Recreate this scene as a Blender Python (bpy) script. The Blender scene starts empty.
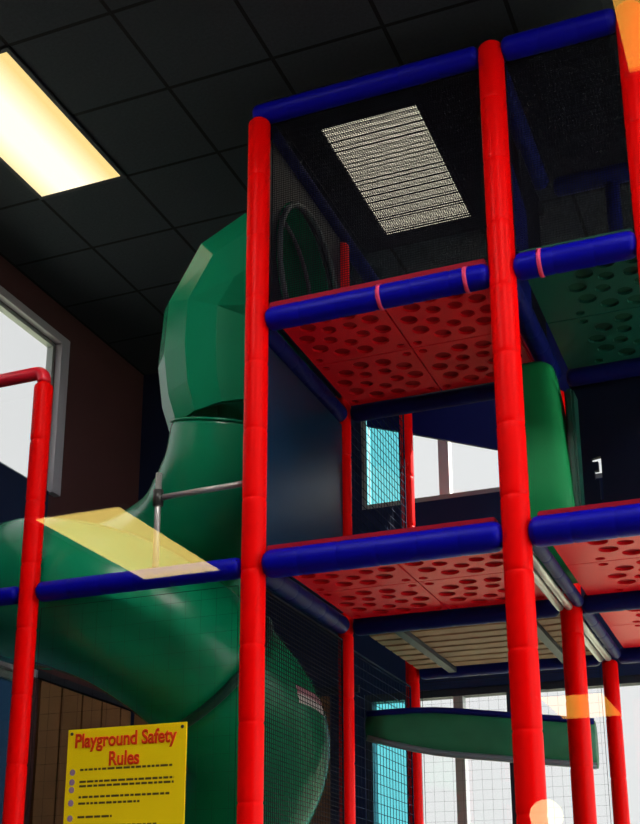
import bpy, bmesh, math, random
from mathutils import Vector, Matrix
random.seed(4)
S = bpy.context.scene
COL = S.collection
PI = math.pi
W = 1.22            # bay of the play frame
EYE = 1.5           # camera height above the floor
ZL, ZM, ZT = 1.69 + EYE, 2.952 + EYE, 4.14 + EYE     # beam heights: low, middle and top level
ZC = 4.45 + EYE     # playroom ceiling
XL, XR, YB, YP = -2.37, 5.6, 3.0, -4.2   # left wall, right wall, back wall, glass partition
HC = 2.2 + EYE      # dining hall ceiling

# ------------------------------------------------------------------ camera
cam = bpy.data.cameras.new('camera'); co = bpy.data.objects.new('camera', cam); COL.objects.link(co)
YAW, PITCH, ROLL, FPX = -.402, .309, .006, 1240.07
f = Vector((math.sin(YAW)*math.cos(PITCH), math.cos(YAW)*math.cos(PITCH), math.sin(PITCH)))
r = Vector((math.cos(YAW), -math.sin(YAW), 0)); u = r.cross(f)
c_, s_ = math.cos(ROLL), math.sin(ROLL)
R_, U_ = c_*r + s_*u, -s_*r + c_*u
M4 = Matrix((R_, U_, -f)).transposed().to_4x4(); M4.translation = Vector((2.259, -4.947, EYE))
co.matrix_world = M4
cam.sensor_width = 36; cam.sensor_fit = 'AUTO'; cam.lens = FPX/824*36
cam.shift_x = 35.3/824; cam.shift_y = 145.09/824
cam.clip_start = .05; cam.clip_end = 200
S.camera = co

# ------------------------------------------------------------------ view, world, sun
vs = S.view_settings
vs.view_transform = 'Standard'; vs.look = 'None'; vs.gamma = 1; vs.exposure = 0; vs.use_curve_mapping = False
S.cycles.max_bounces = 8; S.cycles.transparent_max_bounces = 24; S.cycles.diffuse_bounces = 4
S.cycles.caustics_reflective = False; S.cycles.caustics_refractive = False
S.cycles.sample_clamp_indirect = 6
w = bpy.data.worlds.new('sky'); S.world = w; w.use_nodes = True
nt = w.node_tree; nt.nodes.clear()
tc = nt.nodes.new('ShaderNodeTexCoord'); sep = nt.nodes.new('ShaderNodeSeparateXYZ')
mr = nt.nodes.new('ShaderNodeMapRange'); mr.inputs[1].default_value = .35; mr.inputs[2].default_value = 1
mr.inputs[3].default_value = .95; mr.inputs[4].default_value = 6.0      # the overcast sky is brighter towards the sun in the east
bg = nt.nodes.new('ShaderNodeBackground'); bg.inputs[0].default_value = (.98, 1, 1, 1)
wo = nt.nodes.new('ShaderNodeOutputWorld')
nt.links.new(tc.outputs['Generated'], sep.inputs[0]); nt.links.new(sep.outputs[0], mr.inputs[0])
nt.links.new(mr.outputs[0], bg.inputs[1]); nt.links.new(bg.outputs[0], wo.inputs[0])
sl = bpy.data.lights.new('sun', 'SUN'); so = bpy.data.objects.new('sun', sl); COL.objects.link(so)
sl.energy = 20; sl.angle = .02; sl.color = (1, .95, .86)
so.rotation_euler = Vector((-.50, -.55, -.67)).to_track_quat('-Z', 'Y').to_euler(); so.location = (20, 5, 15)

# ------------------------------------------------------------------ materials
def nodes(name):
    m = bpy.data.materials.new(name); m.use_nodes = True
    return m, m.node_tree, m.node_tree.nodes['Principled BSDF']
def pmat(name, col, rough=.5, spec=.5, metal=0, noise=0, nscale=8, bump=0, coat=0):
    m, t, b = nodes(name)
    b.inputs['Roughness'].default_value = rough; b.inputs['Specular IOR Level'].default_value = spec
    b.inputs['Metallic'].default_value = metal; b.inputs['Coat Weight'].default_value = coat
    b.inputs['Base Color'].default_value = (*col, 1)
    if noise or bump:
        tcn = t.nodes.new('ShaderNodeTexCoord'); n = t.nodes.new('ShaderNodeTexNoise')
        n.inputs['Scale'].default_value = nscale; n.inputs['Detail'].default_value = 4
        t.links.new(tcn.outputs['Object'], n.inputs['Vector'])
        if noise:
            mx = t.nodes.new('ShaderNodeMix'); mx.data_type = 'RGBA'
            mx.inputs[6].default_value = (*[c*(1-noise) for c in col], 1); mx.inputs[7].default_value = (*[min(1, c*(1+noise)) for c in col], 1)
            t.links.new(n.outputs[0], mx.inputs[0]); t.links.new(mx.outputs[2], b.inputs['Base Color'])
        if bump:
            bp = t.nodes.new('ShaderNodeBump'); bp.inputs['Strength'].default_value = bump; bp.inputs['Distance'].default_value = .01
            t.links.new(n.outputs[0], bp.inputs['Height']); t.links.new(bp.outputs[0], b.inputs['Normal'])
    return m
def glass(name, tint=(1, 1, 1)):
    m, t, b = nodes(name); t.nodes.remove(b)
    tr = t.nodes.new('ShaderNodeBsdfTransparent'); tr.inputs[0].default_value = (*tint, 1)
    gl = t.nodes.new('ShaderNodeBsdfGlossy'); gl.inputs['Roughness'].default_value = 0
    fr = t.nodes.new('ShaderNodeFresnel')
    ge = t.nodes.new('ShaderNodeNewGeometry'); io = t.nodes.new('ShaderNodeMapRange')      # index of refraction seen from either face of the thin pane
    io.inputs[3].default_value = 1.5; io.inputs[4].default_value = 1/1.5
    t.links.new(ge.outputs['Backfacing'], io.inputs[0]); t.links.new(io.outputs[0], fr.inputs[0])
    mx = t.nodes.new('ShaderNodeMixShader'); o = t.nodes['Material Output']
    t.links.new(fr.outputs[0], mx.inputs[0]); t.links.new(tr.outputs[0], mx.inputs[1]); t.links.new(gl.outputs[0], mx.inputs[2])
    t.links.new(mx.outputs[0], o.inputs[0]); return m
def lamp_mat(name, col, strength, tubes=False, half=.28):
    m, t, b = nodes(name); t.nodes.remove(b)
    e = t.nodes.new('ShaderNodeEmission'); e.inputs[0].default_value = (*col, 1); e.inputs[1].default_value = strength
    if tubes:   # the diffuser is brightest along the tubes and yellower at its long edges
        tcn = t.nodes.new('ShaderNodeTexCoord'); sp = t.nodes.new('ShaderNodeSeparateXYZ')
        ab = t.nodes.new('ShaderNodeMath'); ab.operation = 'ABSOLUTE'
        ad = t.nodes.new('ShaderNodeMath'); ad.operation = 'ADD'; ad.inputs[1].default_value = .05
        ma = t.nodes.new('ShaderNodeMapRange'); ma.inputs[1].default_value = half*.3; ma.inputs[2].default_value = half
        rp = t.nodes.new('ShaderNodeValToRGB')
        rp.color_ramp.elements[0].color = (*col, 1)
        rp.color_ramp.elements[1].color = (col[0]*.72, col[1]*.58, col[2]*.30, 1)
        t.links.new(tcn.outputs['Object'], sp.inputs[0]); t.links.new(sp.outputs[0], ad.inputs[0]); t.links.new(ad.outputs[0], ab.inputs[0])
        t.links.new(ab.outputs[0], ma.inputs[0]); t.links.new(ma.outputs[0], rp.inputs[0]); t.links.new(rp.outputs[0], e.inputs[0])
    t.links.new(e.outputs[0], t.nodes['Material Output'].inputs[0]); return m
def tile_mat(name, col, line, size, ox, oy, wd):
    m, t, b = nodes(name); b.inputs['Roughness'].default_value = .9; b.inputs['Specular IOR Level'].default_value = .1
    tcn = t.nodes.new('ShaderNodeTexCoord'); sp = t.nodes.new('ShaderNodeSeparateXYZ'); t.links.new(tcn.outputs['Object'], sp.inputs[0])
    ds = []
    for ax, o in ((0, ox), (1, oy)):
        a = t.nodes.new('ShaderNodeMath'); a.operation = 'SUBTRACT'; a.inputs[1].default_value = o - 50*size
        d = t.nodes.new('ShaderNodeMath'); d.operation = 'DIVIDE'; d.inputs[1].default_value = size
        fr = t.nodes.new('ShaderNodeMath'); fr.operation = 'FRACT'
        h = t.nodes.new('ShaderNodeMath'); h.operation = 'SUBTRACT'; h.inputs[1].default_value = .5
        ab = t.nodes.new('ShaderNodeMath'); ab.operation = 'ABSOLUTE'
        g = t.nodes.new('ShaderNodeMath'); g.operation = 'GREATER_THAN'; g.inputs[1].default_value = .5 - wd/size/2
        t.links.new(sp.outputs[ax], a.inputs[0])
        for p_, q_ in ((a, d), (d, fr), (fr, h), (h, ab), (ab, g)): t.links.new(p_.outputs[0], q_.inputs[0])
        ds.append(g)
    mxm = t.nodes.new('ShaderNodeMath'); mxm.operation = 'MAXIMUM'
    t.links.new(ds[0].outputs[0], mxm.inputs[0]); t.links.new(ds[1].outputs[0], mxm.inputs[1])
    n = t.nodes.new('ShaderNodeTexNoise'); n.inputs['Scale'].default_value = 60; t.links.new(tcn.outputs['Object'], n.inputs['Vector'])
    c1 = t.nodes.new('ShaderNodeMix'); c1.data_type = 'RGBA'
    c1.inputs[6].default_value = (*[c*.75 for c in col], 1); c1.inputs[7].default_value = (*[c*1.25 for c in col], 1)
    t.links.new(n.outputs[0], c1.inputs[0])
    c2 = t.nodes.new('ShaderNodeMix'); c2.data_type = 'RGBA'; c2.inputs[7].default_value = (*line, 1)
    t.links.new(mxm.outputs[0], c2.inputs[0]); t.links.new(c1.outputs[2], c2.inputs[6]); t.links.new(c2.outputs[2], b.inputs['Base Color'])
    return m
M = dict(
    red=pmat('red_vinyl', (.88, .0003, .0006), .40, .06),
    red_pipe=pmat('red_pipe', (.80, .01, .03), .3, .5),
    deck_red=pmat('red_deck_plastic', (.78, .005, .020), .45, .18, noise=.06, nscale=5),
    shade_red=pmat('hole_shade_red', (.34, .003, .012), .7, .1), lip_red=pmat('maroon_foam', (.30, .003, .02), .6, .1), shade_lip_green=pmat('hole_shade_lip_green', (.006, .06, .04), .7, .2),
    deck_green=pmat('green_deck_plastic', (.004, .075, .06), .45, .3, noise=.08),
    blue=pmat('blue_vinyl', (.0008, .0008, .36), .45, .12),
    navy=pmat('navy_vinyl', (.0015, .005, .10), .5, .1, noise=.1),
    dark_panel=pmat('near_black_panel', (.002, .005, .02), .4, .25),
    navy_panel=pmat('navy_panel', (.001, .020, .055), .35, .2, noise=.2, nscale=3),
    pink=pmat('pink_strap', (.75, .05, .16), .5, .3),
    green=pmat('green_slide_plastic', (.002, .26, .12), .26, .32, noise=.06, nscale=3),
    green_soft=pmat('green_moulded_plastic', (.004, .20, .06), .55, .15),
    barrier=pmat('dark_green_foam', (.012, .13, .065), .5, .3, noise=.3),
    flange=pmat('dark_green_flange', (.002, .05, .035), .35, .4),
    rim=pmat('grey_rim', (.10, .14, .17), .4, .5),
    steel=pmat('galvanised_steel', (.45, .45, .45), .4, .5, metal=.6, noise=.15, nscale=20),
    net=pmat('black_net_cord', (.004, .005, .012), .8, .1),
    bluenet=pmat('blue_net_cord', (.004, .012, .04), .8, .1),
    brown=pmat('brown_wall_paint', (.085, .032, .036), .8, .2, noise=.12, nscale=4),
    panelwood=pmat('brown_wall_panel', (.24, .11, .05), .7, .2, noise=.2, nscale=6),
    trim=pmat('lavender_grey_trim', (.40, .37, .45), .5, .4),
    darktrim=pmat('dark_trim', (.012, .016, .03), .6, .3),
    bluewall=pmat('dark_blue_wall', (.005, .013, .06), .7, .2, noise=.1),
    alu=pmat('grey_aluminium', (.30, .32, .33), .45, .5, metal=.3),
    glass=glass('clear_glass'), tint=glass('cyan_tinted_glass', (.45, .93, .98)), dim=glass('dark_tinted_glass', (.10, .17, .24)),
    slat=pmat('tan_board', (.22, .13, .08), .7, .2, noise=.3, nscale=9),
    ceil=tile_mat('dark_ceiling_tile', (.025, .030, .042), (.004, .004, .007), .61, .08, .58, .022),
    hall=pmat('hall_plaster', (.06, .05, .045), .9, .1, noise=.1),
    floor=tile_mat('floor_tile', (.10, .09, .085), (.055, .05, .05), .305, 0, 0, .006),
    grass=pmat('lawn', (.38, .41, .30), .9, .1, noise=.25, nscale=3),
    yellow=pmat('yellow_sign', (.92, .70, .004), .5, .1, noise=.03),
    signred=pmat('sign_red', (.72, .05, .008), .6, .1), ink=pmat('sign_ink', (.10, .07, .02), .7, .1), purple=pmat('sign_purple', (.30, .18, .32), .7, .1),
    white=pmat('white_label', (.75, .72, .72), .5, .3), labelred=pmat('label_red', (.50, .22, .28), .5, .3),
    screw=pmat('dark_screw', (.03, .03, .03), .4, .5),
)

# ------------------------------------------------------------------ helpers
def link(name, bm, mats, parent=None, smooth=False, keep=False):
    me = bpy.data.meshes.new(name); bmesh.ops.recalc_face_normals(bm, faces=bm.faces); bm.to_mesh(me); bm.free()
    o = bpy.data.objects.new(name, me); COL.objects.link(o)
    for m in (mats if isinstance(mats, (list, tuple)) else [mats]): me.materials.append(m)
    if smooth: me.polygons.foreach_set('use_smooth', [True]*len(me.polygons))
    if parent:
        o.parent = parent; o.matrix_parent_inverse = Matrix() if keep else Matrix.Translation(-Vector(parent.location))
    return o
def tag(o, label=None, cat=None, group=None, kind=None):
    if label: o['label'] = label
    if cat: o['category'] = cat
    if group: o['group'] = group
    if kind: o['kind'] = kind
    return o
def empty(name, loc, **k):
    o = bpy.data.objects.new(name, None); COL.objects.link(o); o.location = loc; o.empty_display_size = .1
    return tag(o, **k)
def box(bm, a, b, rot=None, mi=0):
    a, b = Vector(a), Vector(b)
    res = bmesh.ops.create_cube(bm, size=1)
    for v in res['verts']:
        v.co = Vector(((a.x+b.x)/2 + v.co.x*(b.x-a.x), (a.y+b.y)/2 + v.co.y*(b.y-a.y), (a.z+b.z)/2 + v.co.z*(b.z-a.z)))
    for fc in {fc for v in res['verts'] for fc in v.link_faces}: fc.material_index = mi
    return res['verts']
def frame_of(d):
    d = Vector(d).normalized(); up = Vector((0, 0, 1)) if abs(d.z) < .95 else Vector((1, 0, 0))
    x = d.cross(up).normalized(); return x, d.cross(x).normalized(), d
def lathe(bm, p, q, prof, seg=20):
    """prof: list of (distance along p->q, radius); closed at both ends"""
    p, q = Vector(p), Vector(q); x, y, d = frame_of(q-p); rings = []
    for t, rad in prof:
        rings.append([bm.verts.new(p + d*t + (x*math.cos(2*PI*k/seg) + y*math.sin(2*PI*k/seg))*rad) for k in range(seg)])
    for a, b in zip(rings, rings[1:]):
        for k in range(seg): bm.faces.new((a[k], a[(k+1) % seg], b[(k+1) % seg], b[k]))
    bm.faces.new(rings[0][::-1]); bm.faces.new(rings[-1])
def pad_profile(L, rad, step, groove=.0035, capr=None):
    pr = [(0, rad*.45), (rad*.12, rad*.75), (rad*.35, rad*.95), (rad*.6, rad)]
    n = max(1, round(L/step))
    for k in range(1, n):
        t = L*k/n; pr += [(t-.03, rad), (t-.012, rad), (t-.006, rad-groove*.4), (t, rad-groove), (t+.006, rad-groove*.4), (t+.012, rad), (t+.03, rad)]
    pr += [(L-rad*.6, rad), (L-rad*.35, rad*.95), (L-rad*.12, rad*.75), (L, rad*.45)]
    return pr
def pipe(bm, pts, rad, seg=12):
    pts = [Vector(p) for p in pts]; n = len(pts); rings = []
    x0, y0, _ = frame_of(pts[1]-pts[0])
    for i, p in enumerate(pts):
        d = (pts[min(i+1, n-1)] - pts[max(i-1, 0)]).normalized()
        x = (x0 - d*x0.dot(d)).normalized(); y = d.cross(x); x0 = x
        rings.append([bm.verts.new(p + (x*math.cos(2*PI*k/seg) + y*math.sin(2*PI*k/seg))*rad) for k in range(seg)])
    for a, b in zip(rings, rings[1:]):
        for k in range(seg): bm.faces.new((a[k], a[(k+1) % seg], b[(k+1) % seg], b[k]))
    bm.faces.new(rings[0][::-1]); bm.faces.new(rings[-1])
def poly_with_holes(outer, holes, th):
    """flat sheet in local xy with through holes, extruded by th along -z"""
    bm = bmesh.new(); edges = []
    for loop in [outer] + holes:
        vs_ = [bm.verts.new((x, y, 0)) for x, y in loop]
        edges += [bm.edges.new((vs_[i], vs_[(i+1) % len(vs_)])) for i in range(len(vs_))]
    bmesh.ops.triangle_fill(bm, use_beauty=True, use_dissolve=False, edges=edges)
    g = bmesh.ops.extrude_face_region(bm, geom=list(bm.faces))
    for v in [e for e in g['geom'] if isinstance(e, bmesh.types.BMVert)]: v.co.z -= th
    return bm
def circle(cx, cy, rad, n=14, ph=0): return [(cx + rad*math.cos(2*PI*k/n+ph), cy + rad*math.sin(2*PI*k/n+ph)) for k in range(n)]

# ------------------------------------------------------------------ the setting
def wall(name, boxes, mat, kind='structure'):
    bm = bmesh.new()
    for a, b in boxes: box(bm, a, b)
    return tag(link(name, bm, mat), kind=kind)
T = .2
wall('floor', [((-4, -16, -.1), (XR+T, YB+T, 0))], M['floor'])
wall('ceiling', [((XL-T, YP-.1, ZC), (XR+T, YB+T, ZC+.1))], M['ceil'])
wall('ceiling_hall', [((-4, -16.2, HC), (XR+T, YP-.07, HC+.1))], M['hall'])
# left wall: high window (y -1.6..1.75, z 4.5..5.63) and lower dark window (y -.3..1.70, z 1..3.24)
wy0, wy1, wz0, wz1 = -1.6, 1.75, 4.50, 5.63
ly0, ly1, lz0, lz1 = -.3, 1.70, 1.0, 3.20
wall('wall_left', [((XL-.07, YP, 0), (XL, YB+T, lz0)), ((XL-.07, YP, lz0), (XL, ly0, lz1)), ((XL-.07, ly1, lz0), (XL, YB+T, lz1)),
                   ((XL-.07, YP, lz1), (XL, YB+T, wz0)), ((XL-.07, YP, wz0), (XL, wy0, wz1)), ((XL-.07, wy1, wz0), (XL, YB+T, wz1)),
                   ((XL-.07, YP, wz1), (XL, YB+T, ZC))], M['brown'])
# back wall: storefront (x -.52..5.2, z .35..3.18), clerestory (x -.52..1.5, z 4.54..5.62)
sx0, sx1, sz0, sz1 = -.52, 5.2, .35, 3.19
cx0, cx1, cz0, cz1 = -.52, 1.34, 4.54, 5.62
wall('wall_back', [((XL, YB, 0), (XR, YB+T, sz0)), ((XL, YB, sz0), (sx0, YB+T, sz1)), ((sx1, YB, sz0), (XR, YB+T, sz1)),
                   ((XL, YB, sz1), (XR, YB+T, cz0)), ((XL, YB, cz0), (cx0, YB+T, cz1)), ((cx1, YB, cz0), (XR, YB+T, cz1)),
                   ((XL, YB, cz1), (XR, YB+T, ZC))], M['bluewall'])
# right wall: tall storefront
ry0, ry1, rz0, rz1 = -3.6, 2.6, .3, 5.0
wall('wall_right', [((XR, YP, 0), (XR+T, YB+T, rz0)), ((XR, YP, rz0), (XR+T, ry0, rz1)), ((XR, ry1, rz0), (XR+T, YB+T, rz1)),
                    ((XR, YP, rz1), (XR+T, YB+T, ZC))], M['brown'])
# partition between dining hall and playroom, with a large glass pane
px0, px1, pz0, pz1 = -2.2, 5.2, .5, 3.4
wall('wall_front', [((XL-T, YP-.07, 0), (XR+T, YP+.07, pz0)), ((XL-T, YP-.07, pz0), (px0, YP+.07, pz1)), ((px1, YP-.07, pz0), (XR+T, YP+.07, pz1)),
                    ((XL-T, YP-.07, pz1), (XR+T, YP+.07, ZC))], M['brown'])
wall('wall_hall_left', [((-4.2, -16.2, 0), (-4, YP-.07, HC))], M['hall'])
wall('wall_hall_right', [((XR+T, -16.2, 0), (XR+T+.2, YP-.07, HC))], M['hall'])
wall('wall_hall_back', [((-4.2, -16.4, 0), (XR+T+.2, -16.2, HC))], M['hall'])
wall('ground', [((-40, -40, -.4), (60, 60, -.12))], M['grass'])

def window(name, ax, pos, a0, a1, z0, z1, vbars=(), hbars=(), panes=None, fr=.05, mat='alu', depth=.09):
    """ax: wall axis (0: wall at x=pos, 1: wall at y=pos); a0..a1 along the wall"""
    P = (lambda a, d, z: (pos+d, a, z)) if ax == 0 else (lambda a, d, z: (a, pos+d, z))
    e = empty(name, P((a0+a1)/2, 0, z0), kind='structure')
    bm = bmesh.new()
    for q in (((a0, z0), (a0+fr, z1)), ((a1-fr, z0), (a1, z1)), ((a0+fr, z0), (a1-fr, z0+fr)), ((a0+fr, z1-fr), (a1-fr, z1))):
        box(bm, P(q[0][0], -depth/2, q[0][1]), P(q[1][0], depth/2, q[1][1]))
    link('window_frame', bm, M[mat], e)
    for v in vbars:
        bm = bmesh.new(); box(bm, P(v[0], -depth/2.2, z0+fr), P(v[1], depth/2.2, z1-fr)); link('mullion', bm, M[v[2] if len(v) > 2 else mat], e)
    for v in hbars:
        bm = bmesh.new(); box(bm, P(a0+fr, -depth/2.4, v[0]), P(a1-fr, depth/2.4, v[1])); link('transom', bm, M[mat], e)
    for (b0, b1, m) in (panes or [(a0+fr, a1-fr, 'glass')]):
        bm = bmesh.new(); box(bm, P(b0, -.004, z0+fr), P(b1, .004, z1-fr)); link('glass_pane', bm, M[m], e)
    return e
window('window_1', 0, XL-.03, wy0, wy1, wz0, wz1, vbars=((-.2, -.15),), fr=.03, depth=.05)
window('window_2', 0, XL-.035, ly0, ly1, lz0, lz1, vbars=((.7, .76),), fr=.05, panes=[(ly0+.05, ly1-.05, 'dim')], depth=.06)
window('window_3', 1, YB+.06, sx0, sx1, sz0, sz1, vbars=((-.235, -.15, 'darktrim'), (.10, .165, 'alu'), (.46, .53, 'darktrim'), (1.5, 1.56), (2.5, 2.56), (3.6, 3.66)),
       panes=[(sx0+.05, -.235, 'tint'), (-.15, sx1-.05, 'glass')], fr=.05, mat='darktrim')
window('window_4', 1, YB+.06, cx0, cx1, cz0, cz1, vbars=((-.235, -.15, 'darktrim'), (.055, .13, 'white'), (.75, .80, 'white')),
       panes=[(cx0+.05, -.235, 'tint'), (-.15, cx1-.05, 'glass')], fr=.04)
window('window_5', 0, XR+.06, ry0, ry1, rz0, rz1, vbars=((-2.1, -2.04), (-.6, -.54), (.9, .96)), hbars=((3.0, 3.08),))
window('window_6', 1, YP, px0, px1, pz0, pz1, vbars=((-.4, -.34), (.9, .96), (3.2, 3.26)), fr=.06)

# casing of the high left window, its navy apron, wall trims
bm = bmesh.new()
box(bm, (XL, wy0-.1, wz1), (XL+.05, wy1+.1, wz1+.06)); box(bm, (XL, wy1, wz0), (XL+.05, wy1+.1, wz1)); box(bm, (XL, wy0-.1, wz0), (XL+.05, wy0, wz1))
tag(link('trim_1', bm, M['trim']), kind='structure')
bm = bmesh.new(); box(bm, (XL, wy0-.1, wz0-.85), (XL+.035, wy1-.02, wz0-.005)); tag(link('trim_2', bm, M['bluewall']), kind='structure')
bm = bmesh.new(); box(bm, (XL, ly1+.02, 3.21), (XL+.03, YB, 3.26)); box(bm, (XL, YB-.03, 3.21), (sx0-.03, YB, 3.26))
tag(link('trim_3', bm, M['darktrim']), kind='structure')
bm = bmesh.new(); box(bm, (XL, ly0, lz1), (XL+.04, ly1+.04, lz1+.05)); tag(link('trim_4', bm, M['trim']), kind='structure')
bm = bmesh.new()
y = ly1+.12
while y < YB-.05: box(bm, (XL, y, .1), (XL+.018, y+.24, 3.2)); y += .26
x = XL+.06
while x < sx0-.3: box(bm, (x, YB-.018, .1), (x+.24, YB, 3.2)); x += .26
tag(link('trim_5', bm, M['panelwood']), kind='structure')

# ------------------------------------------------------------------ lamps
def troffer(x0, y0, z, lm, label, wx=.56, wy=1.17, group=None, frame='alu'):
    cx, cy = x0+.305, y0+.61
    e = empty('ceiling_light', (cx, cy, z), label=label, cat='light', group=group)
    bm = bmesh.new()
    for a, b in (((-.305, -.61), (.305, -wy/2)), ((-.305, wy/2), (.305, .61)), ((-.305, -wy/2), (-wx/2, wy/2)), ((wx/2, -wy/2), (.305, wy/2))):
        box(bm, (cx+a[0], cy+a[1], z-.012), (cx+b[0], cy+b[1], z))
    link('light_frame', bm, M[frame], e)
    bm = bmesh.new(); box(bm, (-wx/2, -wy/2, -.008), (wx/2, wy/2, 0))
    d = link('diffuser', bm, lm); d.location = (0, 0, 0); d.parent = e
    return e
L_main = lamp_mat('lit_diffuser', (1.6, 1.45, 1.05), 1.0, True)
L_dim = lamp_mat('faint_diffuser', (1, .93, .72), 2.0)
L_fill = lamp_mat('added_fill_diffuser', (1, .95, .88), 35)  # only for the added panels out of view
L_hall = lamp_mat('warm_diffuser', (1, .72, .18), 9)
L_amber = lamp_mat('amber_diffuser', (1, .46, .06), 7)
troffer(-1.75, -.64, ZC, L_main, 'bright fluorescent ceiling panel at the upper left, outside the play frame', frame='darktrim')
troffer(.08, .58, ZC, L_dim, 'ceiling panel seen through the netting above the left play frame bay', frame='darktrim')
for (x, y) in ((-.53, -3.08), (1.91, -3.08), (3.74, -1.86)):  # added panels out of view, brightening the front of the posts
    troffer(x, y, ZC, L_fill, 'added unseen ceiling panel lighting the play frame from the front', group='added front lights')
for (x, y, l) in ((-.9, -6.1, 'added unseen fill panel just inside the glass partition, left of the viewer'), (-2.6, -6.1, 'added unseen fill panel inside the glass partition, nearest the left wall'), (3.8, -6.1, 'added unseen fill panel inside the glass partition, right of the viewer')):
    troffer(x, y, HC, L_fill, l)  # added panels outside the mirrored view, brightening the sign and lower posts
troffer(-1.45, -9.87, HC, L_hall, 'warm hall ceiling panel behind the viewer, mirrored over the green slide', wx=.52, wy=1.2)
troffer(2.0, -6.30, HC, L_amber, 'warm hall ceiling panel just behind the viewer, mirrored at the top right corner')
troffer(.05, -15.6, HC, L_amber, 'farthest warm hall ceiling panel, mirrored low on the red post')
e = empty('pendant_lamp', (.9, -10.3, HC), label='small round warm pendant lamp hanging in the dining hall', cat='lamp')
bm = bmesh.new(); pipe(bm, [(.9, -10.3, HC), (.9, -10.3, 2.30)], .008); link('lamp_cord', bm, M['screw'], e)
bm = bmesh.new(); bmesh.ops.create_uvsphere(bm, u_segments=20, v_segments=12, radius=.09, matrix=Matrix.Translation((.9, -10.3, 2.215))); link('lamp_globe', bm, lamp_mat('globe', (1, .85, .4), 9), e, True)

# ------------------------------------------------------------------ play frame: posts and beams
def post(x, y, top, label, rad=.06, mat='red', group='red padded posts', strap=True):
    e = empty('padded_post', (x, y, 0), label=label, cat='post', group=group)
    bm = bmesh.new(); lathe(bm, (x, y, .02), (x, y, top), pad_profile(top-.02, rad, .34)); link('foam_sleeve', bm, M[mat], e, True)
    bm = bmesh.new(); lathe(bm, (x, y, 0), (x, y, .03), [(0, .1), (.018, .1), (.02, .07), (.03, .07)]); link('base_plate', bm, M['steel'], e)
    return e
G = None
post(-W, 0, 4.335, 'short red padded post at the left, bent into a horizontal rail', .05, group=None)
post(0, 0, ZT-.03, 'tall red padded post beside the green slide, at the front left corner of the frame', .058, group=None)
post(W, 0, ZT+.05, 'tall red padded post in the middle, rising past every blue beam', .062, group=None)
post(1.87, 0, ZT+.06, 'red padded post at the upper right edge, under the orange reflection', .062, group=None)
post(0, W, ZT-.06, 'thin red post behind the front left corner, right of the lower slide bend', .043, group=None)
post(0, 2*W, ZM+.75, 'red post close to the back windows, just left of the white panes', .043, group=None)
post(W, W, ZM-.07, 'red post behind the middle post, second along the grey steel rails', .056, group=None)
post(W, 2*W, ZL-.02, 'rearmost red post at the lower right, third along the grey steel rails', .046, group=None)
# rail bent off the left post
e = empty('top_rail', (-W, 0, 4.37), label='thin red rail running left from the top of the short left post', cat='rail')
bm = bmesh.new(); pts = [(-W, 0, 4.34)] + [(-W-.05+.05*math.cos(a), 0, 4.35+.05*math.sin(a)) for a in [k*PI/2/6 for k in range(7)]] + [(XL+.06, 0, 4.40)]
pipe(bm, pts, .036, 14); link('rail_tube', bm, M['red_pipe'], e, True)
bm = bmesh.new(); lathe(bm, (XL, 0, 4.40), (XL+.06, 0, 4.40), [(0, .07), (.015, .07), (.02, .042), (.06, .042)], 16); link('wall_flange', bm, M['steel'], e)

def beam(p, q, label, rad=.058, mat='blue', straps=(), step=.195, g=None):
    p, q = Vector(p), Vector(q); e = empty('padded_beam', p, label=label, cat='beam', group=g)
    bm = bmesh.new(); lathe(bm, p, q, pad_profile((q-p).length, rad, step, .0025)); link('foam_sleeve', bm, M[mat], e, True)
    d = (q-p).normalized()
    for t in straps:
        bm = bmesh.new(); a = p+d*t; lathe(bm, a-d*.011, a+d*.011, [(0, rad-.005), (.002, rad+.004), (.020, rad+.004), (.022, rad-.005)], 20); link('strap', bm, M['pink'], e, True)
    return e
g = .055
beam((XL+.02, 0, ZL), (-W-g, 0, ZL), 'short blue padded beam at the left edge, left of the short red post', .045)
beam((-W+g, 0, ZL), (-g, 0, ZL), 'blue padded beam between the short left post and the tall left post', .05)
beam((g, 0, ZL), (W-g, 0, ZL), 'front blue beam under the lower deck of the left bay', .066)
beam((W+g, 0, ZL), (1.87-g, 0, ZL), 'front blue beam under the lower deck at the right edge', .066)
beam((g, 0, ZM-.01), (W-g, 0, ZM-.01), 'front blue beam under the upper red deck, with two pink straps', .058, straps=(.585, 1.0))
beam((W+g, 0, ZM), (1.87-g, 0, ZM), 'front blue beam under the upper green deck, with one pink strap', .062, straps=(.12,))
beam((-.03, 0, ZT), (W-g, 0, ZT), 'topmost blue beam over the left bay', .054)
beam((W+g, 0, ZT), (1.87-g, 0, ZT), 'topmost blue beam at the upper right, ending at the edge post', .058)
N = 'navy'
beam((0, g, ZL), (0, W-.045, ZL), 'navy beam running back under the left side of the lower deck', .05, N)
beam((0, g, ZM-.02), (0, W-.045, ZM-.02), 'navy beam running back under the left side of the upper red deck', .05, N)
beam((0, g+.05, ZT-.01), (0, 2.5*W, ZT-.01), 'long navy top beam running back above the slide opening', .045, N)
beam((W, g, ZM), (W, W-.06, ZM), 'navy beam running back between the upper red and green decks', .05, N)
beam((W, g, ZT), (W, W-.06, ZT), 'navy top beam running back from the middle post', .05, N)
beam((.05, W, ZL), (W-.06, W, ZL), 'rear navy beam of the left lower deck', .05, N)
beam((W+.06, W, ZL), (2.1, W, ZL), 'navy beam between the two lower red decks at the right', .05, N)
beam((.05, W, ZM), (W-.06, W, ZM), 'rear navy beam of the upper red deck', .05, N)
beam((W+.06, W, ZM), (2.1, W, ZM), 'rear navy beam of the upper green deck', .05, N)
beam((W+.06, W, ZT), (2.1, W, ZT), 'rear navy top beam of the right bay', .055, N)
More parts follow.
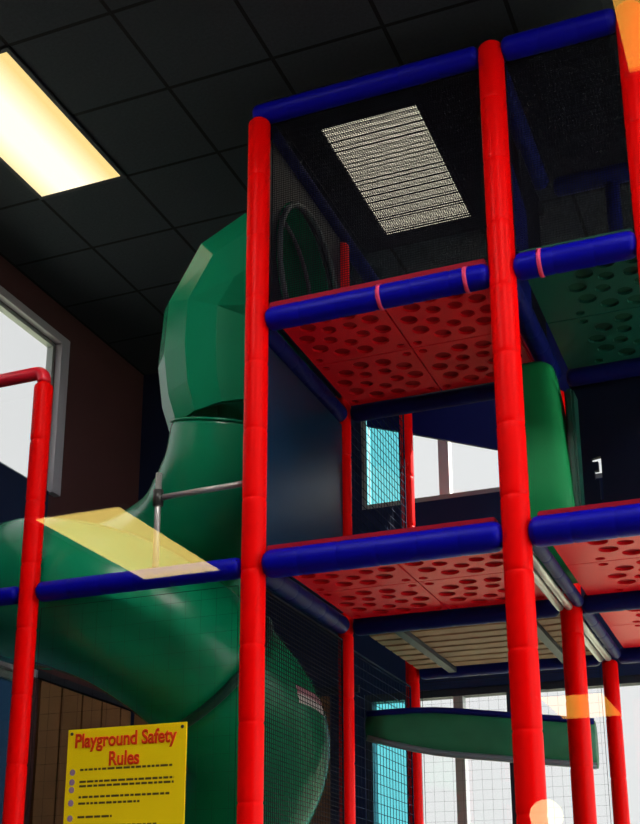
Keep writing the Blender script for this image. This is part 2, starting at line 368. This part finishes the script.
beam((.05, 2*W, ZL), (W-.05, 2*W, ZL), 'rearmost navy beam in front of the back windows', .05, N)
beam((W+.05, 2*W, ZL), (2.1, 2*W, ZL), 'rearmost navy beam at the lower right edge', .05, N)
e = empty('net_upright', (1.6, W, ZM), label='slim navy upright under the rear top beam at the upper right', cat='post')
bm = bmesh.new(); lathe(bm, (1.6, W, ZM+.05), (1.6, W, ZT-.05), pad_profile(ZT-ZM-.1, .04, .3)); link('foam_sleeve', bm, M[N], e, True)

def steel_rail(y0, y1, label):
    e = empty('steel_rail', (W, y0, ZL), label=label, cat='rail')
    for dx in (-.045, 0.0):
        bm = bmesh.new(); pipe(bm, [(W+dx, y0, ZL-.02), (W+dx, y1, ZL-.02)], .019, 12); link('rail_tube', bm, M['steel'], e, True)
    bm = bmesh.new(); lathe(bm, (W+.05, y0, ZL), (W+.05, y1, ZL), pad_profile(y1-y0, .03, .3)); link('foam_sleeve', bm, M[N], e, True)
    for t in (.2, .8):
        bm = bmesh.new(); y = y0+(y1-y0)*t; box(bm, (W-.06, y-.02, ZL-.006), (W+.02, y+.02, ZL+.004)); link('bracket', bm, M['steel'], e)
steel_rail(.07, W-.06, 'pair of grey steel tubes running back from the middle post under the lower deck')
steel_rail(W+.06, 2*W-.05, 'shorter pair of grey steel tubes between the two rear red posts')

# ------------------------------------------------------------------ decks
def rosette_holes(x0, y0, sx, sy):
    """hole pattern of one 0.61 m tile"""
    cx, cy = x0+sx/2, y0+sy/2; k = min(sx, sy)/.61; hs = []
    for n, rad, hr, ph in ((5, .105*k, .042*k, .3), (10, .222*k, .050*k, .1)):
        for i in range(n):
            a = 2*PI*i/n+ph; hs.append(circle(cx+rad*math.cos(a), cy+rad*math.sin(a), hr, 12))
    for qx in (-1, 1):
        for qy in (-1, 1): hs.append(circle(cx+qx*.255*k, cy+qy*.255*k, .026*k, 10))
    return hs
def deck(x0, y0, x1, y1, z, nx, ny, mat, label, lip=True, lipmat=None):
    e = empty('play_deck', (x0, y0, z), label=label, cat='deck')
    for i in range(nx):
        for j in range(ny):
            sx, sy = (x1-x0)/nx, (y1-y0)/ny; a, b = x0+i*sx, y0+j*sy
            bm = poly_with_holes([(a+.004, b+.004), (a+sx-.004, b+.004), (a+sx-.004, b+sy-.004), (a+.004, b+sy-.004)], rosette_holes(a, b, sx, sy), .014)
            bmesh.ops.translate(bm, vec=(0, 0, z), verts=bm.verts)
            link('deck_tile', bm, M[mat], e)
    bm = bmesh.new(); box(bm, (x0, y0, z+.0005), (x1, y1, z+.025)); link('hole_shade_sheet', bm, M['shade_lip_green' if 'green' in mat else 'shade_red'], e)  # dark sheet over the tiles: the shade inside the holes, put into its colour
    if lip:
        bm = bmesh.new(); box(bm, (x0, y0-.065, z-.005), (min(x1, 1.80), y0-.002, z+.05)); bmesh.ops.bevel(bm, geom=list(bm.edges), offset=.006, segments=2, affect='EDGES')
        link('deck_lip', bm, M['shade_lip_green' if 'green' in mat else 'lip_red'], e)
    return e
i_ = .06
deck(i_, .07, W-.09, W-.05, ZL+.045, 2, 2, 'deck_red', 'red perforated lower deck of the left bay')
deck(W+.09, .07, 2.1, W-.05, ZL+.045, 1, 2, 'deck_red', 'red perforated lower deck at the right edge, front of two')
deck(W+.09, W+.05, 2.1, 2*W-.05, ZL+.045, 1, 2, 'deck_red', 'red perforated lower deck at the right edge, rear of two', lip=False)
deck(i_, .07, W-.08, W-.05, ZM+.04, 2, 2, 'deck_red', 'dim red perforated upper deck of the left bay')
deck(W+.075, .07, 2.1, W-.05, ZM+.04, 1, 2, 'deck_green', 'dark green perforated upper deck of the right bay')
e = empty('slatted_deck', (0, W, ZL), label='tan slatted deck behind the left lower deck', cat='deck')
for k in range(8):
    bm = bmesh.new(); y = W+.09+k*.135; box(bm, (.06, y, ZL+.0), (W-.08, y+.10, ZL+.03)); link('board', bm, M['slat'], e)
for xx in (.25, .95):
    bm = bmesh.new(); box(bm, (xx, W+.05, ZL-.03), (xx+.05, 2*W-.05, ZL)); link('joist', bm, M['darktrim'], e)

# ------------------------------------------------------------------ panels
def plate(name, outer, holes, th, to_world, mat, label, cat):
    bm = poly_with_holes(outer, holes, th)
    for v in bm.verts: v.co = to_world(v.co)
    return tag(link(name, bm, mat), label, cat)
side = lambda c: Vector((-.012-c.z, c.x, c.y))      # (y, z) plane at x = 0
plate('side_panel', [(.07, ZL+.07), (W-.05, ZL+.07), (W-.05, ZM-.08), (.07, ZM-.08)], [], .02, side, M['navy_panel'], 'dark navy side panel between the lower and upper decks, right of the tall left post', 'panel')
EC = (.66, 3.50+EYE)      # slide mouth (y, z)
plate('side_panel', [(.07, ZM+.09), (W-.05, ZM+.09), (W-.05, ZT-.06), (.07, ZT-.06)], [circle(EC[0], EC[1], .455, 32)], .02, side, M['dark_panel'], 'dark navy side panel with the round slide opening at the top level', 'panel')
back = lambda y0: (lambda c: Vector((c.x, y0-c.z, c.y)))
plate('back_panel', [(-.30, 4.96), (-.04, 4.87), (.58, 4.65), (1.3, 4.55), (1.3, 5.55), (-.30, 5.55)], [], .03, back(2.50), M['navy'], 'navy panel with slanting lower edge in front of the upper back window', 'panel')
plate('back_panel', [(W+.06, ZL+.07), (2.1, ZL+.07), (2.1, ZM), (W+.06, ZM)],
      [[(1.402, 3.76), (1.418, 3.76), (1.418, 4.0), (1.402, 4.0), (1.37, 3.995), (1.37, 3.975), (1.402, 3.975), (1.402, 3.925), (1.38, 3.925), (1.38, 3.875), (1.402, 3.875)]],
      .03, back(W+.056), M['dark_panel'], 'dark navy rear panel of the right bay with a bright slot', 'panel')
plate('side_panel', [(.1, ZM+.1), (.62, ZM+.1), (.62, ZT-.5), (.1, ZT-.35)], [], .02, lambda c: Vector((W-.012-c.z, c.x, c.y)), M['navy'], 'navy panel at the top level just right of the middle post', 'panel')

# green half-round climbing column behind the middle post
e = empty('climbing_column', (1.18, .9, ZL+.05), label='green plastic climbing column standing on the lower deck behind the middle post', cat='column')
bm = bmesh.new(); rings = []
for z, wd, dp in ((ZL+.05, .195, .15), (ZL+.5, .178, .14), (ZL+.95, .155, .125), (ZM-.16, .138, .11), (ZM-.115, .128, .10), (ZM-.09, .10, .075), (ZM-.085, .05, .04)):
    rings.append([bm.verts.new((1.148+.03*(1-(z-ZL)/1.2)+wd*math.copysign(abs(math.cos(a))**.55, math.cos(a)), .85+dp*math.copysign(abs(math.sin(a))**.55, math.sin(a)), z)) for a in [2*PI*k/28 for k in range(28)]])
for a, b in zip(rings, rings[1:]):
    for k in range(28): bm.faces.new((a[k], a[(k+1) % 28], b[(k+1) % 28], b[k]))
bm.faces.new(rings[0][::-1]); bm.faces.new(rings[-1])
link('column_shell', bm, M['green_soft'], e, True)
bm = bmesh.new(); box(bm, (1.33, .78, ZL+.05), (1.375, .92, ZL+1.0)); bmesh.ops.bevel(bm, geom=list(bm.edges), offset=.012, segments=2, affect='EDGES'); link('side_rib', bm, M['flange'], e)

# green barrier trough low across the rear bay
e = empty('barrier_rail', (0, 1.8, 2.6), label='long dark green barrier between the thin red post and the rear middle post', cat='barrier')
bm = bmesh.new(); A = Vector((.03, 1.50, 1.19+EYE)); B = Vector((1.2, 1.86, 1.08+EYE)); pts = [A.lerp(B, k/10) for k in range(11)]
rings = []
for k, p in enumerate(pts):
    h = .075+.055*math.sin(PI/2*min(1, k/4)); rings.append([bm.verts.new(p+Vector((0, .06*math.cos(a), h*math.copysign(abs(math.sin(a))**.7, math.sin(a))))) for a in [2*PI*q/16 for q in range(16)]])
for a, b in zip(rings, rings[1:]):
    for k in range(16): bm.faces.new((a[k], a[(k+1) % 16], b[(k+1) % 16], b[k]))
bm.faces.new(rings[0][::-1]); bm.faces.new(rings[-1]); link('barrier_body', bm, M['barrier'], e, True)
for s in (1, -1):
    bm = bmesh.new(); pipe(bm, [p+Vector((0, -.04, s*(.065+.055*math.sin(PI/2*min(1, k/4))))) for k, p in enumerate(pts)], .018, 8); link('edge_roll', bm, M['navy' if s > 0 else 'rim'], e, True)

# ------------------------------------------------------------------ tube slide
def catmull(P, n):
    out = []
    Q = [P[0]*2-P[1]] + P + [P[-1]*2-P[-2]]
    for i in range(1, len(Q)-2):
        for k in range(n):
            t = k/n; a, b, c, d = Q[i-1], Q[i], Q[i+1], Q[i+2]
            out.append(.5*((2*b)+(-a+c)*t+(2*a-5*b+4*c-d)*t*t+(-a+3*b-3*c+d)*t**3))
    out.append(P[-1]); return out
def V(x, y, z): return Vector((x, y, z+EYE))
elbow = [V(-.03, .66, 3.50), V(-.15, .66, 3.50), V(-.29, .66, 3.44), V(-.43, .66, 3.27), V(-.445, .66, 3.06), V(-.44, .66, 2.86), V(-.415, .66, 2.70)]
eR = [.465, .47, .465, .425, .41, .385, .355]
spiral = [V(-.415, .66, 2.70), V(-.475, .72, 2.45), V(-.68, .92, 2.26), V(-1.02, 1.14, 2.17), V(-1.42, 1.18, 2.06), V(-1.74, .92, 1.96), V(-1.64, .60, 1.91), V(-1.27, .48, 1.81), V(-.88, .50, 1.64),
          V(-.58, .74, 1.38), V(-.49, 1.12, 1.08), V(-.76, 1.42, .76), V(-1.15, 1.45, .45), V(-1.42, 1.14, .12), V(-1.3, .8, -.2), V(-1.0, .75, -.5), V(-.75, .75, -.8), V(-.5, .75, -1.03)]
def rings_along(path, radii, seg, bm):
    out = []; x0 = None
    for i, p in enumerate(path):
        d = (path[min(i+1, len(path)-1)]-path[max(i-1, 0)]).normalized()
        if x0 is None: x0 = Vector((0, 1, 0))
        x = (x0-d*x0.dot(d)).normalized(); x0 = x; y = d.cross(x)
        out.append([bm.verts.new(p+(x*math.cos(2*PI*(k+.5)/seg)+y*math.sin(2*PI*(k+.5)/seg))*radii[i]) for k in range(seg)])
    return out
def skin(path, radii, seg, inner=.02):
    bm = bmesh.new(); ro = rings_along(path, radii, seg, bm); ri = rings_along(path, [q-inner for q in radii], seg, bm)
    for rr in (ro, ri):
        for a, b in zip(rr, rr[1:]):
            for k in range(seg): bm.faces.new((a[k], a[(k+1) % seg], b[(k+1) % seg], b[k]))
    for e_ in (0, -1):
        for k in range(seg): bm.faces.new((ro[e_][k], ro[e_][(k+1) % seg], ri[e_][(k+1) % seg], ri[e_][k]))
    return bm
sl_ = empty('tube_slide', (-.6, .9, 0), label='big green tube slide curling down beside the tall left post', cat='slide')
link('elbow_section', skin(elbow, eR, 14), M['green'], sl_)
sp_ = catmull(spiral, 8)
def sr(i):
    t = i/(len(sp_)-1)*(len(spiral)-1)
    return .355+.05*min(1, t/1.6)**1.5 if t < 1.6 else .405
radii = [sr(i) for i in range(len(sp_))]
cuts = [0, 40, 72, 96, 116, len(sp_)-1]
for a, b in zip(cuts, cuts[1:]): link('tube_section', skin(sp_[a:b+1], radii[a:b+1], 40), M['green'], sl_, True)
def torus(c, d, R, rr, mat, name='flange', seg=48):
    x, y, d = frame_of(d); bm = bmesh.new(); rings = []
    for k in range(seg):
        a = 2*PI*k/seg; o = x*math.cos(a)+y*math.sin(a)
        rings.append([bm.verts.new(c+o*(R+rr*math.cos(2*PI*q/8))+d*(rr*math.sin(2*PI*q/8))) for q in range(8)])
    for k in range(seg):
        A, B = rings[k], rings[(k+1) % seg]
        for q in range(8): bm.faces.new((A[q], A[(q+1) % 8], B[(q+1) % 8], B[q]))
    return link(name, bm, mat, sl_, True)
torus(V(.02, .66, 3.50), (1, 0, 0), .43, .016, M['rim'], 'entrance_rim')
torus(V(-.14, .66, 3.50), (1, 0, 0), .432, .012, M['rim'], 'entrance_rim')
torus(sp_[0], sp_[1]-sp_[0], .355, .009, M['green'])
for c in cuts[1:-1]: torus(sp_[c], sp_[c+1]-sp_[c-1], radii[c]+.002, .026 if c == 72 else .010, M['flange' if c == 72 else 'green'])
for q in (0,):
    z = sp_[-1]
bm = bmesh.new(); lathe(bm, (-.75, .75, 0), (-.75, .75, .27), [(0, .12), (.02, .12), (.03, .05), (.27, .05)], 16); link('foot', bm, M['steel'], sl_)
bm = bmesh.new(); lathe(bm, (-1.45, 1.20, 0), (-1.45, 1.20, 1.22), [(0, .12), (.02, .12), (.03, .04), (1.22, .04)], 16); link('support_leg', bm, M['steel'], sl_)
# steel brace in front of the slide neck
e = empty('slide_brace', (-.532, .035, ZL), label='thin grey steel brace clamped in front of the green slide neck', cat='brace')
bm = bmesh.new(); pipe(bm, [(-.532, .035, ZL+.045), (-.532, .035, 3.74)], .016, 10); link('upright_tube', bm, M['steel'], e, True)
bm = bmesh.new(); pipe(bm, [(-.532, .035, 2.11+EYE), (-.062, .035, 2.12+EYE)], .015, 10); link('cross_tube', bm, M['steel'], e, True)
bm = bmesh.new(); lathe(bm, (-.532, .035, 2.07+EYE), (-.532, .035, 2.15+EYE), [(0, .026), (.08, .026)], 14); link('clamp', bm, M['screw'], e, True)
bm = bmesh.new(); box(bm, (-.557, .0, ZL+.042), (-.507, .06, ZL+.058)); link('beam_bracket', bm, M['screw'], e)

# warning label on the lower bend, a curved patch lying on the tube
def label_patch(o, du, dv, mat, name, parent, lift=.004):
    """o, du, dv: corner and edge vectors as (path index, angle) on the tube surface"""
    fr = []; x0 = Vector((0, 1, 0))
    for i in range(len(sp_)):
        d = (sp_[min(i+1, len(sp_)-1)]-sp_[max(i-1, 0)]).normalized(); x = (x0-d*x0.dot(d)).normalized(); x0 = x; fr.append((x, d.cross(x)))
    bm = bmesh.new(); grid = []
    for j in range(5):
        row = []
        for k in range(9):
            t = o[0]+du[0]*k/8+dv[0]*j/4; a = o[1]+du[1]*k/8+dv[1]*j/4; i = int(t); w_ = t-i
            P = [sp_[q]+(fr[q][0]*math.cos(a)+fr[q][1]*math.sin(a))*(radii[q]+lift) for q in (i, i+1)]
            row.append(bm.verts.new(P[0].lerp(P[1], w_)))
        grid.append(row)
    for p, q in zip(grid, grid[1:]):
        for k in range(8): bm.faces.new((p[k], p[k+1], q[k+1], q[k]))
    return link(name, bm, mat, parent, keep=parent is not sl_)
lw = label_patch((75.65, 5.48), (2.53, -.38), (.42, .075), M['white'], 'warning_label', sl_); lw['label'] = 'white sticker with a pink upper band'
label_patch((75.3, 5.42), (2.53, -.38), (.35, .06), M['labelred'], 'label_band', lw)

# ------------------------------------------------------------------ netting: real knotted cords
def net(o, uu, vv, label, pitch=.045, th=.0035, mat='net', g=None):
    o, uu, vv = Vector(o), Vector(uu), Vector(vv); Lu, Lv = uu.length, vv.length; du, dv = uu/Lu, vv/Lv; n = du.cross(dv)
    bm = bmesh.new()
    def cord(p, d, L, s, w):
        vs_ = [bm.verts.new(p+d*t+a*w*i+n*w*j) for t in (0, L) for i, j in ((-.5, -.5), (.5, -.5), (.5, .5), (-.5, .5)) for a in (s,)]
        for k in range(4): bm.faces.new((vs_[k], vs_[(k+1) % 4], vs_[4+(k+1) % 4], vs_[4+k]))
    for k in range(int(Lu/pitch)+1): cord(o+du*min(Lu, k*pitch), dv, Lv, du, th)
    for k in range(int(Lv/pitch)+1): cord(o+dv*min(Lv, k*pitch), du, Lu, dv, th)
    for p, d, L, s in ((o, du, Lu, dv), (o+vv, du, Lu, dv), (o, dv, Lv, du), (o+uu, dv, Lv, du)): cord(p, d, L, s, min(.012, th*3))
    return tag(link('safety_net', bm, M[mat]), label, 'net', g)
net((.06, .035, ZM+.1), (W-.12, 0, 0), (0, 0, ZT-ZM-.15), 'black net across the front of the top level, left bay', .0125, .0020)
net((W+.06, .035, ZM+.1), (.53, 0, 0), (0, 0, ZT-ZM-.15), 'black net across the front of the top level, right bay', .0125, .0020)
net((.05, .07, ZT+.035), (W-.1, 0, 0), (0, W+.22, 0), 'black net roofing the top level of the left bay', .0125, .0036)
net((W+.05, .07, ZT+.035), (.55, 0, 0), (0, W-.1, 0), 'black net roofing the top level of the right bay', .0125, .0036)
net((W-.02, .66, ZM+.1), (0, .45, 0), (0, 0, ZT-ZM-.2), 'black net between the top level bays behind the navy panel', .03, .005)
net((0, W+.06, .1), (0, W-.12, 0), (0, 0, ZL-.2), 'blue net along the left side in front of the cyan lower window', .055, .003, 'bluenet')
net((0, W+.06, ZL+.1), (0, W-.12, 0), (0, 0, ZT-ZL-.3), 'blue net along the left side in front of the cyan upper window', .055, .003, 'bluenet')
net((.06, 2*W, .1), (W-.12, 0, 0), (0, 0, ZL-.17), 'black net across the rear below the lower deck', .06, .0009)
net((-W+.07, .012, .1), (W-.15, 0, 0), (0, 0, ZL-.18), 'black net below the left beam carrying the yellow sign', .08, .0006)
net((0, .07, .1), (0, W-.13, 0), (0, 0, ZL-.18), 'black net along the left side below the lower deck', .022, .0032)

# ------------------------------------------------------------------ the rules sign
SX0, SX1, SZ1, SZ0 = -.935, -.315, .99+EYE, .10+EYE
e = empty('rules_sign', ((SX0+SX1)/2, -.01, SZ0), label='yellow playground rules sign with red heading hung on the net at the lower left', cat='sign')
bm = bmesh.new(); box(bm, (SX0, -.012, SZ0), (SX1, -.002, SZ1)); board = link('sign_board', bm, M['yellow'], e)
def text(body, x, z, size, mat, name):
    c = bpy.data.curves.new(name, 'FONT'); c.body = body; c.size = size; c.align_x = 'CENTER'; c.extrude = .0012; c.bevel_depth = size*.03; c.bevel_resolution = 0; c.space_character = 1.0
    o = bpy.data.objects.new(name, c); COL.objects.link(o); c.materials.append(mat)
    o.parent = e; o.matrix_parent_inverse = Matrix.Translation(-Vector(e.location)); o.location = (x, -.0135, z); o.rotation_euler = (PI/2, 0, 0)
    bpy.context.view_layer.update()
    me = bpy.data.meshes.new_from_object(o.evaluated_get(bpy.context.evaluated_depsgraph_get())); q = bpy.data.objects.new(name, me); COL.objects.link(q)
    q.parent = board; q.matrix_parent_inverse = Matrix(); q.location = o.location; q.scale = (.83, 1, 1); q.rotation_euler = o.rotation_euler
    bpy.data.objects.remove(o); q.name = name; q['label'] = 'red lettering'; return q
text('Playground Safety', -.63, .905+EYE, .090, M['signred'], 'sign_heading')
text('Rules', -.63, .815+EYE, .090, M['signred'], 'sign_heading')
def rules_line(z, x0, x1, h=.010):
    bm = bmesh.new(); x = x0
    while x < x1:
        l = min(random.uniform(.012, .04), x1-x); box(bm, (x, -.0134, z), (x+l, -.0118, z+h)); x += l+.006
    return link('text_line', bm, M['ink'], board, keep=True)
for z, a, b in ((.795, -.86, -.38), (.740, -.86, -.37), (.720, -.86, -.37), (.670, -.86, -.39), (.641, -.86, -.54), (.580, -.86, -.68), (.538, -.86, -.45), (.510, -.86, -.72), (.45, -.86, -.4), (.39, -.86, -.5), (.33, -.86, -.42)): rules_line(z+EYE, a, b)
for z in (.79, .745, .71, .65, .58, .525, .455, .39, .33):
    bm = bmesh.new(); lathe(bm, (-.90, -.0118, z+EYE), (-.90, -.0136, z+EYE), [(0, .015), (.0018, .015)], 12); link('bullet_mark', bm, M['purple'], board, keep=True)
for x in (SX0+.02, SX1-.02):
    bm = bmesh.new(); lathe(bm, (x, -.011, SZ1-.02), (x, -.017, SZ1-.02), [(0, .009), (.006, .006)], 10); link('screw', bm, M['screw'], board, keep=True)
